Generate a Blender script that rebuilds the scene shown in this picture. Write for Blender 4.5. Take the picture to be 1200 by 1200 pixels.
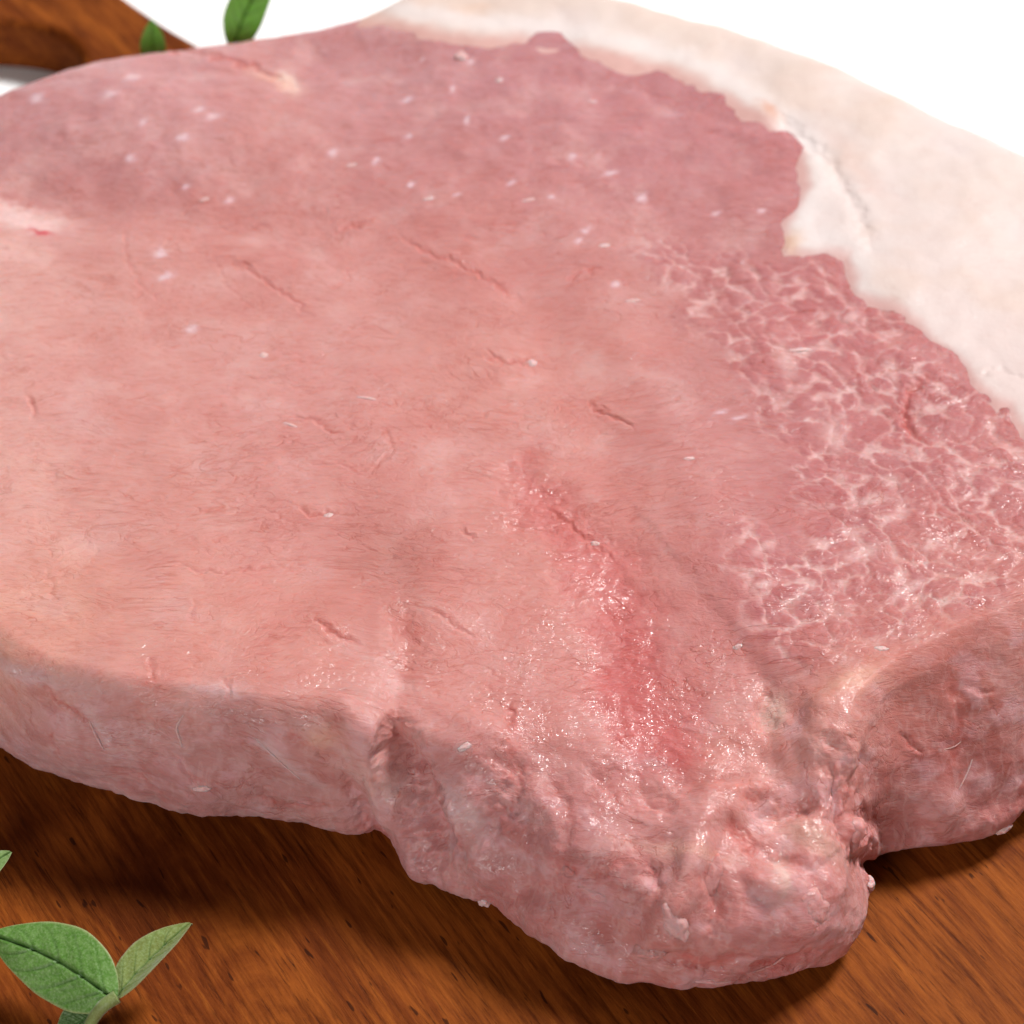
import bpy, math, random
import numpy as np
from mathutils import Vector, Matrix
random.seed(7); rng = np.random.default_rng(7)
sc = bpy.context.scene
for o in list(bpy.data.objects): bpy.data.objects.remove(o)
COL = sc.collection

# ------------------------------------------------------------ camera
PITCH = math.radians(40); DIST = 0.4167; LENS = 100.0; F = 1200*LENS/36.0
TGT = np.array([0, 0, 0.028])
CAM = TGT + DIST*np.array([0, -math.cos(PITCH), math.sin(PITCH)])
FW = (TGT-CAM)/DIST; RT = np.array([1., 0, 0]); UP = np.cross(RT, FW)
cd = bpy.data.cameras.new('camera'); cam = bpy.data.objects.new('camera', cd); COL.objects.link(cam)
cd.lens = LENS; cd.sensor_width = 36; cd.clip_start = 0.01; cd.clip_end = 50
cam.location = CAM; cam.rotation_euler = (math.pi/2-PITCH, 0, 0)
cd.dof.use_dof = True; cd.dof.focus_distance = 0.392; cd.dof.aperture_fstop = 30
sc.camera = cam
def at(px, py, z):
    """point of the height z seen at photo position px, py (1200 px frame)"""
    d = FW + RT*((px-600)/F) + UP*((600-py)/F)
    return CAM + d*((z-CAM[2])/d[2])
def proj(P):
    v = P-CAM; w = v@FW
    return 600+F*(v@RT)/w, 600-F*(v@UP)/w

# ------------------------------------------------------------ world, lamps, exposure
w = bpy.data.worlds.new('World'); sc.world = w; w.use_nodes = True
w.node_tree.nodes['Background'].inputs[0].default_value = (1, 0.99, 0.98, 1)
w.node_tree.nodes['Background'].inputs[1].default_value = 0.07
def area(name, loc, look, size, power, col=(1, 1, 1), sy=None):
    l = bpy.data.lights.new(name, 'AREA'); l.size = size; l.energy = power; l.color = col
    if sy: l.shape = 'RECTANGLE'; l.size_y = sy
    o = bpy.data.objects.new(name, l); COL.objects.link(o); o.location = loc
    o.rotation_euler = (Vector(look)-Vector(loc)).to_track_quat('-Z', 'Y').to_euler(); return o
area('key_softbox', (0.92, 0.80, 1.62), (0, 0, 0.02), 0.50, 62, (1, 0.985, 0.965))
area('fill_softbox', (-0.34, -0.9, 0.36), (0, 0, 0.01), 0.28, 5.5, (1, 0.97, 0.95))
area('added_backdrop_lamp', (0.0, 1.3, 0.7), (0, 1.0, -0.012), 0.5, 9.0, (1, 1, 1)).data.spread = math.radians(60)  # added to whiten the backdrop behind the board
sc.view_settings.view_transform = 'Standard'; sc.view_settings.look = 'None'
sc.view_settings.exposure = 0; sc.view_settings.gamma = 1
sc.render.engine = 'CYCLES'
sc.cycles.max_bounces = 4; sc.cycles.diffuse_bounces = 3; sc.cycles.glossy_bounces = 2; sc.cycles.transmission_bounces = 2
sc.cycles.caustics_reflective = False; sc.cycles.caustics_refractive = False

# ------------------------------------------------------------ helpers
def lin(c):
    c = np.asarray(c, float)/255
    return np.where(c <= 0.04045, c/12.92, ((c+0.055)/1.055)**2.4)
def hsh(ix, iy, iz, s):
    h = (ix.astype(np.uint32)*np.uint32(374761393) + iy.astype(np.uint32)*np.uint32(668265263)
         + iz.astype(np.uint32)*np.uint32(2147483647) + np.uint32(s*974711+1013))
    h = (h ^ (h >> np.uint32(13)))*np.uint32(1274126177); h ^= h >> np.uint32(16)
    h = h*np.uint32(2246822519); return h ^ (h >> np.uint32(15))
def perlin(x, y, z, s=0):
    x = np.asarray(x, np.float32); y = np.asarray(y, np.float32); z = np.asarray(z, np.float32)+0*x
    xi = np.floor(x).astype(np.int32); yi = np.floor(y).astype(np.int32); zi = np.floor(z).astype(np.int32)
    fx, fy, fz = x-xi, y-yi, z-zi
    u, v, q = [t*t*t*(t*(t*6-15)+10) for t in (fx, fy, fz)]
    out = 0
    for a in (0, 1):
        for b in (0, 1):
            for c in (0, 1):
                h = hsh(xi+a, yi+b, zi+c, s)
                g = (((h & 1023).astype(np.float32)/511.5-1)*(fx-a) + (((h >> np.uint32(10)) & 1023).astype(np.float32)/511.5-1)*(fy-b)
                     + (((h >> np.uint32(20)) & 1023).astype(np.float32)/511.5-1)*(fz-c))
                out = out + g*(u if a else 1-u)*(v if b else 1-v)*(q if c else 1-q)
    return out*1.4
def fbm(x, y, z, o=4, s=0, g=0.5):
    t = 0; a = 1
    for k in range(o):
        t = t + a*perlin(x*2**k, y*2**k, z*2**k, s+k*17); a *= g
    return t
def voro(x, y, s=0):
    """F1, F2-F1, cell random, on the plane"""
    xi = np.floor(x).astype(np.int32); yi = np.floor(y).astype(np.int32)
    f1 = np.full(x.shape, 9., np.float32); f2 = f1.copy(); cid = np.zeros(x.shape, np.float32)
    for a in (-1, 0, 1):
        for b in (-1, 0, 1):
            h = hsh(xi+a, yi+b, xi*0, s)
            jx = .1+.8*(h & 1023)/1023.0; jy = .1+.8*((h >> np.uint32(10)) & 1023)/1023.0
            d = np.hypot(xi+a+jx-x, yi+b+jy-y); r = ((h >> np.uint32(20)) & 1023)/1023.0
            n = d < f1
            f2 = np.where(n, f1, np.minimum(f2, d)); cid = np.where(n, r, cid); f1 = np.where(n, d, f1)
    return f1, f2-f1, cid
def sst(a, b, x):
    t = np.clip((x-a)/(b-a), 0, 1); return t*t*(3-2*t)
def seg_dist(u, v, pts, closed=False):
    """distance to a polyline and the position along it 0..1"""
    n = len(pts); d = np.full(u.shape, 1e9, np.float32); tt = np.zeros(u.shape, np.float32)
    m = n if closed else n-1
    for i in range(m):
        (ax, ay), (bx, by) = pts[i][:2], pts[(i+1) % n][:2]
        L2 = (bx-ax)**2+(by-ay)**2+1e-9
        t = np.clip(((u-ax)*(bx-ax)+(v-ay)*(by-ay))/L2, 0, 1)
        e = np.hypot(u-ax-t*(bx-ax), v-ay-t*(by-ay)); k = e < d
        d = np.where(k, e, d); tt = np.where(k, (i+t)/m, tt)
    return d, tt
def inside(u, v, pts):
    c = np.zeros(u.shape, bool); n = len(pts)
    for i in range(n):
        (ax, ay), (bx, by) = pts[i], pts[(i+1) % n]
        if ay == by: continue
        c ^= ((ay > v) != (by > v)) & (u < (bx-ax)*(v-ay)/(by-ay)+ax)
    return c
def sdf(u, v, pts):
    """positive inside the closed outline"""
    d, _ = seg_dist(u, v, pts, True); return np.where(inside(u, v, pts), d, -d)
def cat(pts, n, closed=True):
    """Catmull-Rom through pts, n samples per span"""
    P = np.asarray(pts, float); N = len(P); out = []
    for i in range(N if closed else N-1):
        g = lambda k: P[(i+k) % N] if closed else P[min(max(i+k, 0), N-1)]
        p0, p1, p2, p3 = g(-1), g(0), g(1), g(2)
        m = n[i] if hasattr(n, '__len__') else n
        for j in range(m):
            t = j/m
            out.append(0.5*((2*p1)+(-p0+p2)*t+(2*p0-5*p1+4*p2-p3)*t*t+(-p0+3*p1-3*p2+p3)*t**3))
    if not closed: out.append(P[-1])
    return np.array(out)
def mesh_np(name, V, Fc, attrs=None, smooth=True):
    """V (n,3); Fc list of arrays (m,3) or (m,4)"""
    me = bpy.data.meshes.new(name)
    me.vertices.add(len(V)); me.vertices.foreach_set('co', np.asarray(V, np.float32).ravel())
    lv = np.concatenate([f.ravel() for f in Fc]).astype(np.int32)
    lt = np.concatenate([np.full(len(f), f.shape[1]) for f in Fc]).astype(np.int32)
    ls = np.concatenate([[0], np.cumsum(lt)[:-1]]).astype(np.int32)
    me.loops.add(len(lv)); me.loops.foreach_set('vertex_index', lv)
    me.polygons.add(len(lt)); me.polygons.foreach_set('loop_start', ls)
    try: me.polygons.foreach_set('loop_total', lt)
    except Exception: pass
    me.update(calc_edges=True)
    me.polygons.foreach_set('use_smooth', np.full(len(lt), smooth))
    for k, a in (attrs or {}).items():
        if a.ndim == 2:
            at_ = me.attributes.new(k, 'FLOAT_COLOR', 'POINT')
            at_.data.foreach_set('color', np.column_stack([a, np.ones(len(a))]).astype(np.float32).ravel())
        else:
            at_ = me.attributes.new(k, 'FLOAT', 'POINT'); at_.data.foreach_set('value', a.astype(np.float32))
    me.update(); return me
def link(name, me, mat=None, parent=None, **props):
    o = bpy.data.objects.new(name, me); COL.objects.link(o)
    if mat and me is not None and not me.materials: me.materials.append(mat)
    if parent: o.parent = parent
    for k, v in props.items(): o[k] = v
    return o
def thing(name, label, cat_, loc, group=None):
    o = bpy.data.objects.new(name, None); COL.objects.link(o); o.location = loc
    o.empty_display_size = 0.01
    o['label'] = label; o['category'] = cat_
    if group: o['group'] = group
    return o
class NT:
    def __init__(s, name):
        s.m = bpy.data.materials.new(name); s.m.use_nodes = True; s.t = s.m.node_tree
        s.b = s.t.nodes['Principled BSDF']
    def n(s, ty, **k):
        x = s.t.nodes.new(ty)
        for a, v in k.items():
            if a in x.inputs: x.inputs[a].default_value = v
            else: setattr(x, a, v)
        return x
    def l(s, a, b): s.t.links.new(a, b)
    def attr(s, nm): return s.n('ShaderNodeAttribute', attribute_name=nm)
    def math(s, op, a, b=None, c=None):
        x = s.n('ShaderNodeMath', operation=op)
        for i, q in enumerate((a, b, c)):
            if q is None: continue
            if isinstance(q, (int, float)): x.inputs[i].default_value = q
            else: s.l(q, x.inputs[i])
        return x.outputs[0]
    def mix(s, f, a, b, ty='MIX'):
        x = s.n('ShaderNodeMix', data_type='RGBA', blend_type=ty)
        for i, q in ((0, f), (6, a), (7, b)):
            if isinstance(q, (int, float)): x.inputs[i].default_value = q
            elif isinstance(q, tuple): x.inputs[i].default_value = q
            else: s.l(q, x.inputs[i])
        return x.outputs[2]
    def coords(s, scale=(1, 1, 1), rot=(0, 0, 0)):
        tc = s.n('ShaderNodeTexCoord'); mp = s.n('ShaderNodeMapping')
        mp.inputs['Scale'].default_value = scale; mp.inputs['Rotation'].default_value = rot
        s.l(tc.outputs['Object'], mp.inputs[0]); return mp.outputs[0]
    def noise(s, vec, scale, detail=4, rough=0.5, dist=0):
        x = s.n('ShaderNodeTexNoise'); s.l(vec, x.inputs['Vector'])
        x.inputs['Scale'].default_value = scale; x.inputs['Detail'].default_value = detail
        x.inputs['Roughness'].default_value = rough; x.inputs['Distortion'].default_value = dist
        return x.outputs['Fac']
    def ramp(s, f, stops):
        x = s.n('ShaderNodeValToRGB'); s.l(f, x.inputs[0]); e = x.color_ramp.elements
        while len(e) < len(stops): e.new(0.5)
        for q, (p, c) in zip(e, stops):
            q.position = p; q.color = tuple(c)+(1,) if hasattr(c, '__len__') else (c, c, c, 1)
        return x.outputs[0]
    def bump(s, h, strength, dist, prev=None):
        x = s.n('ShaderNodeBump'); s.l(h, x.inputs['Height'])
        x.inputs['Distance'].default_value = dist
        if isinstance(strength, (int, float)): x.inputs['Strength'].default_value = strength
        else: s.l(strength, x.inputs['Strength'])
        if prev is not None: s.l(prev, x.inputs['Normal'])
        return x.outputs[0]

# ------------------------------------------------------------ materials
def flesh_material(name, ssr, radius, fibre=1.0, ssw=1.0):
    M = NT(name); b = M.b
    col = M.attr('tint').outputs['Color']; wet = M.attr('wet').outputs['Fac']
    o1 = M.coords((1, 1.0, 1)); o2 = M.coords((0.55, 1.4, 1.4), (0, 0, math.radians(-12)))
    def warp(vec, sc, amt):
        nz = M.n('ShaderNodeTexNoise'); M.l(o1, nz.inputs['Vector']); nz.inputs['Scale'].default_value = sc; nz.inputs['Detail'].default_value = 2
        sb = M.n('ShaderNodeVectorMath', operation='MULTIPLY_ADD'); M.l(nz.outputs['Color'], sb.inputs[0]); sb.inputs[1].default_value = (amt, amt, amt); M.l(vec, sb.inputs[2]); return sb.outputs[0]
    o2 = warp(o2, 28, 0.024)
    def tone(k, lift=0):   # a redder or paler version of the local colour
        mm = M.n('ShaderNodeMix', data_type='RGBA', blend_type='MULTIPLY'); mm.inputs[0].default_value = 1
        M.l(col, mm.inputs[6]); mm.inputs[7].default_value = k+(1,); return mm.outputs[2]
    fib = M.noise(o2, 850, 5, 0.62, 0.8)
    mot = M.noise(o1, 160, 4, 0.55)
    c = M.mix(M.math('MULTIPLY', M.ramp(fib, [(0.34, 1), (0.52, 0)]), 0.5*fibre), col, tone((0.86, 0.66, 0.60)))
    c = M.mix(M.math('MULTIPLY', M.ramp(mot, [(0.48, 0), (0.70, 1)]), 0.5*fibre), c, tone((1.08, 1.25, 1.25)))
    # short wrinkles: thin ridged lines, gated in patches
    def lines(vec, sc, wdt, lo, hi, gs):
        nz = M.noise(vec, sc, 4, 0.55, 1.4)
        ln = M.ramp(M.math('ABSOLUTE', M.math('SUBTRACT', nz, 0.5)), [(0.0, 1), (wdt, 0)])
        return M.math('MULTIPLY', ln, M.ramp(M.noise(o1, gs, 3, 0.6), [(lo, 0), (hi, 1)]))
    l1 = lines(o2, 150, 0.022, 0.47, 0.60, 90); l2 = lines(M.coords((0.7, 1.3, 1.3), (0, 0, math.radians(25))), 210, 0.026, 0.50, 0.64, 130)
    ln = M.math('MAXIMUM', l1, M.math('MULTIPLY', l2, 0.7))
    c = M.mix(M.math('MULTIPLY', ln, 0.5*fibre), c, tone((0.86, 0.55, 0.48)))
    M.l(c, b.inputs['Base Color'])
    b.inputs['Subsurface Weight'].default_value = ssw
    b.inputs['Subsurface Radius'].default_value = radius
    b.inputs['Subsurface Scale'].default_value = ssr
    b.inputs['IOR'].default_value = 1.4; b.inputs['Specular IOR Level'].default_value = 0.25
    M.l(M.math('SUBTRACT', 0.55, M.math('MULTIPLY', wet, 0.2)), b.inputs['Roughness'])
    patch = M.ramp(M.noise(o1, 170, 3, 0.6), [(0.42, 0.1), (0.62, 1)])
    M.l(M.math('MULTIPLY', M.math('ADD', M.math('MULTIPLY', wet, 0.62), 0.10 if fibre > .5 else .05), patch), b.inputs['Coat Weight'])
    b.inputs['Coat Roughness'].default_value = 0.13
    b.inputs['Coat IOR'].default_value = 1.5
    bn = M.bump(ln, 0.55*fibre, -0.00022)
    bn.node.invert = True
    bn.node.inputs['Distance'].default_value = 0.00022
    bn = M.bump(fib, 0.55*fibre, 0.0004, bn)
    bn = M.bump(M.noise(o1, 1300, 3, 0.6), 0.35, 0.0002, bn)
    M.l(bn, b.inputs['Normal'])
    gl = M.noise(o1, 1250, 2, 0.45)
    cb = M.bump(M.noise(o1, 420, 2, 0.4), M.math('MULTIPLY', wet, 0.6), 0.0006)
    cb = M.bump(gl, 1.0, 0.00042 if fibre > .5 else .0002, cb)
    M.l(cb, b.inputs['Coat Normal'])
    return M.m
MAT_LEAN = flesh_material('lean_flesh', 0.0006, (1.0, 0.32, 0.22))
MAT_FAT = flesh_material('pork_fat', 0.0012, (1.0, 0.7, 0.55), 0.22, 0.0)
def simple_flesh(name, c, rough=0.3):
    M = NT(name); b = M.b
    o1 = M.coords()
    cc = M.mix(M.ramp(M.noise(o1, 500, 3), [(0.35, 0), (0.65, 1)]), tuple(lin(c))+(1,), tuple(lin(c)*np.array([0.92, 0.78, 0.74]))+(1,))
    M.l(cc, b.inputs['Base Color']); b.inputs['Subsurface Weight'].default_value = 0.8
    b.inputs['Subsurface Radius'].default_value = (1, 0.5, 0.4); b.inputs['Subsurface Scale'].default_value = 0.001
    b.inputs['Roughness'].default_value = rough
    M.l(M.bump(M.noise(o1, 900, 4), 0.5, 0.0003), b.inputs['Normal']); return M.m
MAT_BIT = simple_flesh('fat_bits', (238, 208, 205)); MAT_SHRED = simple_flesh('pink_shreds', (226, 168, 158))

def wood_material():
    M = NT('oiled_wood'); b = M.b
    ang = math.radians(30.5)   # grain runs along the board towards its handle
    base = M.coords((1, 1, 1), (0, 0, -ang))
    def st(sx, sy):
        mp = M.n('ShaderNodeMapping'); M.l(base, mp.inputs[0]); mp.inputs['Scale'].default_value = (sx, sy, sx); return mp.outputs[0]
    wide = M.noise(st(1, 0.18), 75, 8, 0.68, 1.2)
    mid = M.noise(st(1, 0.075), 900, 7, 0.72, 0.3)
    fine = M.noise(st(1, 0.05), 2300, 4, 0.75, 0.2)
    c = M.ramp(wide, [(0.28, lin((82, 34, 9))), (0.45, lin((110, 52, 16))), (0.60, lin((138, 72, 24))), (0.75, lin((95, 42, 12)))])
    c = M.mix(M.ramp(mid, [(0.34, 0.7), (0.52, 0.0)]), c, tuple(lin((62, 21, 2)))+(1,))
    c = M.mix(M.math('MULTIPLY', M.ramp(mid, [(0.55, 0), (0.72, 1)]), 0.4), c, tuple(lin((176, 100, 34)))+(1,))
    pore = M.ramp(fine, [(0.34, 1), (0.46, 0)])
    gate = M.ramp(M.noise(st(1, 0.3), 200, 2), [(0.4, 0), (0.6, 1)])
    pore2 = M.math('MULTIPLY', pore, gate)
    c = M.mix(M.math('MULTIPLY', pore2, 0.65), c, tuple(lin((40, 14, 5)))+(1,))
    dots = M.ramp(M.noise(st(1, 0.22), 1150, 1, 0.3), [(0.23, 1), (0.27, 0)])
    c = M.mix(M.math('MULTIPLY', dots, 0.75), c, tuple(lin((34, 13, 6)))+(1,))
    M.l(c, b.inputs['Base Color'])
    b.inputs['Roughness'].default_value = 0.5; b.inputs['Specular IOR Level'].default_value = 0.06
    bn = M.bump(mid, 0.25, 0.0004); bn = M.bump(fine, 0.4, 0.00025, bn); M.l(bn, b.inputs['Normal'])
    return M.m
MAT_WOOD = wood_material()
def white_material():
    M = NT('white_paper'); M.b.inputs['Base Color'].default_value = (0.93, 0.93, 0.93, 1); M.b.inputs['Roughness'].default_value = 0.8
    M.l(M.bump(M.noise(M.coords(), 300, 2), 0.05, 0.0003), M.b.inputs['Normal']); return M.m
def leaf_material():
    M = NT('herb_leaf'); b = M.b
    o = M.coords(); v = M.attr('vein').outputs['Fac']; tint = M.attr('tint').outputs['Color']; rim = M.attr('rim').outputs['Fac']
    n1 = M.noise(o, 900, 4, 0.6); n2 = M.noise(o, 3200, 2, 0.6)
    c = M.mix(M.ramp(n1, [(0.4, 0.0), (0.7, 0.28)]), tint, tuple(lin((160, 192, 120)))+(1,))
    c = M.mix(M.math('MULTIPLY', M.ramp(n2, [(0.45, 0), (0.66, 1)]), 0.25), c, tuple(lin((176, 200, 150)))+(1,))
    c = M.mix(v, c, tuple(lin((58, 98, 30)))+(1,))
    c = M.mix(M.math('MULTIPLY', rim, 0.6), c, tuple(lin((190, 190, 140)))+(1,))
    M.l(c, b.inputs['Base Color']); b.inputs['Roughness'].default_value = 0.45; b.inputs['Specular IOR Level'].default_value = 0.3
    b.inputs['Sheen Weight'].default_value = 0.25; b.inputs['Sheen Roughness'].default_value = 0.4
    b.inputs['Subsurface Weight'].default_value = 0.0
    bn = M.bump(M.noise(o, 1500, 3), 0.6, 0.0003); M.l(bn, b.inputs['Normal'])
    tr = M.n('ShaderNodeBsdfTranslucent'); M.l(c, tr.inputs[0]); ms = M.n('ShaderNodeMixShader'); ms.inputs[0].default_value = 0.22
    out = M.t.nodes['Material Output']; M.l(b.outputs[0], ms.inputs[1]); M.l(tr.outputs[0], ms.inputs[2]); M.l(ms.outputs[0], out.inputs[0])
    return M.m
MAT_LEAF = leaf_material()

# ------------------------------------------------------------ table and board
BT = 0.0115
S = 4.0
tb = mesh_np('table', np.array([[-S, -1.5, 0], [S, -1.5, 0], [S, 6, 0], [-S, 6, 0]]), [np.array([[0, 1, 2, 3]])], smooth=False)
t = link('backdrop', tb, white_material(), kind='structure'); t.location = (0, 0, -BT)

def board():
    edge = [(60, -70), (155, 0), (220, 42), (320, 92), (470, 125), (700, 145), (1000, 180), (1300, 290), (1560, 520), (1760, 900),
            (1800, 1300), (1600, 1650), (1100, 1900), (300, 1960), (-400, 1750), (-760, 1300), (-800, 850), (-620, 520), (-420, 330),
            (-330, 200), (-330, 90), (-290, -20), (-200, -100), (-80, -130)]
    hole = [(95, 75), (88, 52), (60, 34), (10, 26), (-50, 26), (-110, 40), (-150, 75), (-160, 110), (-140, 150), (-80, 178), (0, 180), (60, 155), (92, 110)]
    root = thing('cutting_board', 'orange brown wooden cutting board with a hole in its handle under the raw pork', 'cutting board', (0, 0, 0))
    cu = bpy.data.curves.new('board', 'CURVE'); cu.dimensions = '2D'; cu.fill_mode = 'BOTH'
    bev = 0.0022
    for pts in (edge, hole):
        P = cat([at(x, y, 0)[:2] for x, y in pts], 8)
        sp = cu.splines.new('POLY'); sp.points.add(len(P)-1); sp.use_cyclic_u = True
        for q, p in zip(sp.points, P): q.co = (p[0], p[1], 0, 1)
    cu.extrude = BT/2-bev; cu.bevel_depth = bev; cu.bevel_resolution = 4; cu.offset = -bev
    ob = bpy.data.objects.new('tmp', cu); COL.objects.link(ob)
    me = bpy.data.meshes.new_from_object(ob.evaluated_get(bpy.context.evaluated_depsgraph_get()))
    bpy.data.objects.remove(ob)
    me.name = 'board_body'; me.materials.clear()
    b = link('board_body', me, MAT_WOOD, root); b.location = (0, 0, -BT/2)
    return root
board()

# ------------------------------------------------------------ the pork chop
# rim (px, py, z) and foot (px, py, z); foot None = straight below the rim
PR = [
 ((-170, 560, .0270), (-190, 760, .002)), ((-70, 690, .0278), (-80, 838, .002)), ((0, 762, .028), (0, 886, .002)),
 ((90, 796, .028), (85, 928, .002)), ((200, 812, .028), (195, 955, .002)), ((300, 826, .028), (300, 969, .002)),
 ((395, 838, .0275), (400, 986, .002)), ((452, 842, .0265), (452, 998, .002)), ((515, 880, .0245), (515, 1030, .002)),
 ((590, 925, .0225), (590, 1084, .002)), ((680, 975, .0205), (672, 1128, .002)), ((765, 1020, .019), (750, 1158, .002)),
 ((850, 1035, .0185), (850, 1169, .002)), ((930, 1010, .019), (945, 1142, .002)), ((985, 945, .022), (1004, 1078, .002)),
 ((992, 870, .026), (1018, 1022, .002)), ((1030, 800, .0285), (1075, 1010, .002)), ((1110, 750, .0295), (1150, 1000, .002)),
 ((1200, 712, .030), (1215, 962, .002)), ((1310, 655, .031), (1320, 890, .002)), ((1420, 560, .032), (1440, 760, .002)),
 ((1470, 420, .032), None), ((1400, 300, .032), None), ((1300, 225, .032), None), ((1200, 166, .032), None),
 ((1100, 122, .032), None), ((1000, 76, .032), None), ((900, 36, .032), None), ((800, 6, .032), None), ((700, -18, .032), None),
 ((600, -30, .031), None), ((500, -22, .030), None), ((440, 2, .029), None), ((380, 19, .028), None), ((300, 33, .0275), None),
 ((200, 44, .0275), None), ((100, 62, .0275), None), ((35, 84, .0275), None), ((-60, 125, .0275), None), ((-170, 200, .0275), None),
 ((-250, 320, .027), None), ((-240, 450, .027), None)]
rim = np.array([at(*a) for a, b in PR]); foot = []
for (a, b), r in zip(PR, rim):
    if b: foot.append(at(*b))
    else:
        q = r.copy(); q[2] = .002; foot.append(q)
foot = np.array(foot)
ns = []
for i, (a, b) in enumerate(PR):
    c = PR[(i+1) % len(PR)][0]; L = math.hypot(a[0]-c[0], a[1]-c[1])
    vis = -60 < a[0] < 1260 and a[1] > 300
    ns.append(int(L*(0.62 if vis else 0.42)))
T = cat(rim, ns); B = cat(foot, ns); NA = len(T)
cen = at(620, 450, .0285)
NR, NW = 400, 120
r_ = np.linspace(0.002, 1, NR)**0.85
TOP = cen[None, None]+(T-cen)[:, None]*r_[None, :, None]
# interior height: rim height blended to a gently domed middle
X, Y = TOP[..., 0], TOP[..., 1]
U0, V0 = proj(TOP)
wgt = r_[None, :]**3
Z = wgt*T[:, None, 2]+(1-wgt)*0.0285
def G(u, v, x, y, rx, ry, a=0):
    c, s = math.cos(math.radians(a)), math.sin(math.radians(a))
    p = (u-x)*c+(v-y)*s; q = -(u-x)*s+(v-y)*c
    return np.exp(-(p/rx)**2-(q/ry)**2)
for x, y, rx, ry, a, h in [
    (250, 560, 330, 200, 10, 0.7), (150, 135, 210, 75, 6, 3.2), (330, 60, 130, 30, 12, -1.3), (620, 170, 260, 110, 10, 0.7), (1080, 280, 200, 160, 35, 1.8),
    (700, 560, 60, 260, -22, -.5), (600, 430, 50, 160, -30, 0.6), (770, 480, 55, 200, -25, 0.9), (740, 800, 60, 150, -25, -.7),
    (860, 640, 90, 200, -20, 0.3), (450, 665, 70, 45, 10, -1.3), (470, 790, 50, 90, -10, -1.0), (620, 850, 70, 60, 20, 0.6),
    (60, 232, 150, 30, 8, -1.8), (-10, 300, 70, 60, 0, 1.0), (300, 260, 200, 40, 10, -0.7), (420, 90, 90, 60, 30, -0.8), (1050, 620, 140, 110, 0, 0.9),
    (915, 820, 40, 60, 0, -1.2), (640, 740, 60, 60, 0, 0.6)]:
    Z = Z+G(U0, V0, x, y, rx, ry, a)*h*0.001*(1-r_[None, :]**8)
TOP[..., 2] = Z
# side wall with a bulge, then under
w_ = np.linspace(0, 1, NW+1)[1:]
out = (T-cen); out[:, 2] = 0; out /= np.linalg.norm(out, axis=1)[:, None]
WALL = T[:, None]*(1-w_)[None, :, None]+B[:, None]*w_[None, :, None]
WALL += out[:, None]*(np.sin(w_*math.pi)*0.0014)[None, :, None]
base = np.concatenate([TOP, WALL], 1)
UN = 14
un = np.linspace(0, 1, UN+1)[1:]
UND = B[:, None]-out[:, None]*(un**0.8*0.006)[None, :, None]
UND[..., 2] = 0.002-un[None, :]*0.0025
base = np.concatenate([base, UND], 1)
# round the rim: smooth along the spokes near it, amount varies round the outline
N2 = base.shape[1]
RW = np.interp(np.concatenate([i+np.arange(n)/n for i, n in enumerate(ns)]), [0, 6, 7, 9, 13, 14, 16, 20, 23, 32, 36, 42], [10, 10, 15, 24, 24, 10, 4, 5, 46, 46, 34, 11])
prof = np.exp(-((np.arange(N2)[None, :]-NR)/RW[:, None])**2)[..., None]
prof = np.maximum(prof, 0.8*np.exp(-((np.arange(N2)-(NR+NW))/9.0)**2)[None, :, None])
for k in range(420):
    d = np.zeros_like(base); d[:, 1:-1] = (base[:, :-2]+base[:, 2:])/2-base[:, 1:-1]
    base += d*prof*0.95
# push out the silhouette lost to the rounding
def normals(P):
    du = np.roll(P, -1, 0)-np.roll(P, 1, 0); dv = np.gradient(P, axis=1)
    n = np.cross(dv, du); n /= np.linalg.norm(n, axis=2)[..., None]+1e-12
    if n[:, NR//2, 2].mean() < 0: n = -n
    return n
U, V = proj(base); U = U.astype(np.float32); V = V.astype(np.float32)
Nn = normals(base)
wall = np.zeros((NA, N2), np.float32); wall[:, NR:] = 1
wallm = sst(NR-25, NR+22, np.arange(N2))[None, :]+0*U
front = (V > 640).astype(np.float32)
bx, by, bz = base[..., 0]*1000, base[..., 1]*1000, base[..., 2]*1000   # mm

# warped chart for irregular borders
wu = U+fbm(bx/5, by/5, bz/5, 2, 3)*5; wv = V+fbm(bx/5, by/5, bz/5, 2, 9)*5
w2u = U+fbm(bx/6, by/6, bz/6, 4, 13)*22; w2v = V+fbm(bx/6, by/6, bz/6, 4, 19)*22

w3u = U+fbm(bx/9, by/9, bz/9, 2, 23)*16; w3v = V+fbm(bx/9, by/9, bz/9, 2, 29)*16
FATP = [(405, 22), (432, 26), (470, 33), (530, 46), (600, 50), (650, 54), (720, 68), (800, 88), (850, 116), (900, 150), (935, 180), (945, 215),
        (932, 240), (918, 270), (922, 300), (990, 303), (1004, 348), (1060, 368), (1090, 400), (1130, 430), (1150, 463), (1182, 482),
        (1210, 520), (1320, 620), (1600, 700), (1700, 100), (1200, -300), (500, -300), (405, -60)]
fat = sdf(wu, wv, FATP).astype(np.float32)      # px, positive inside
MARB = [(735, 275), (860, 290), (925, 300), (990, 300), (1010, 350), (1065, 365), (1095, 400), (1135, 430), (1220, 500), (1330, 590), (1330, 640),
        (1200, 690), (1100, 735), (1010, 775), (930, 790), (890, 770), (850, 680), (838, 625), (880, 596), (945, 640), (925, 560), (890, 470), (850, 420), (780, 345)]
marb = sst(-14, 26, sdf(w2u, w2v, MARB))
STREAK = [(600, 545), (625, 535), (650, 570), (690, 610), (740, 660), (775, 730), (800, 800), (815, 880), (800, 915), (760, 900), (725, 860), (690, 800), (700, 740), (680, 690), (640, 640), (600, 600)]
streak = sst(-34, 30, sdf(w2u, w2v, STREAK))
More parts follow.
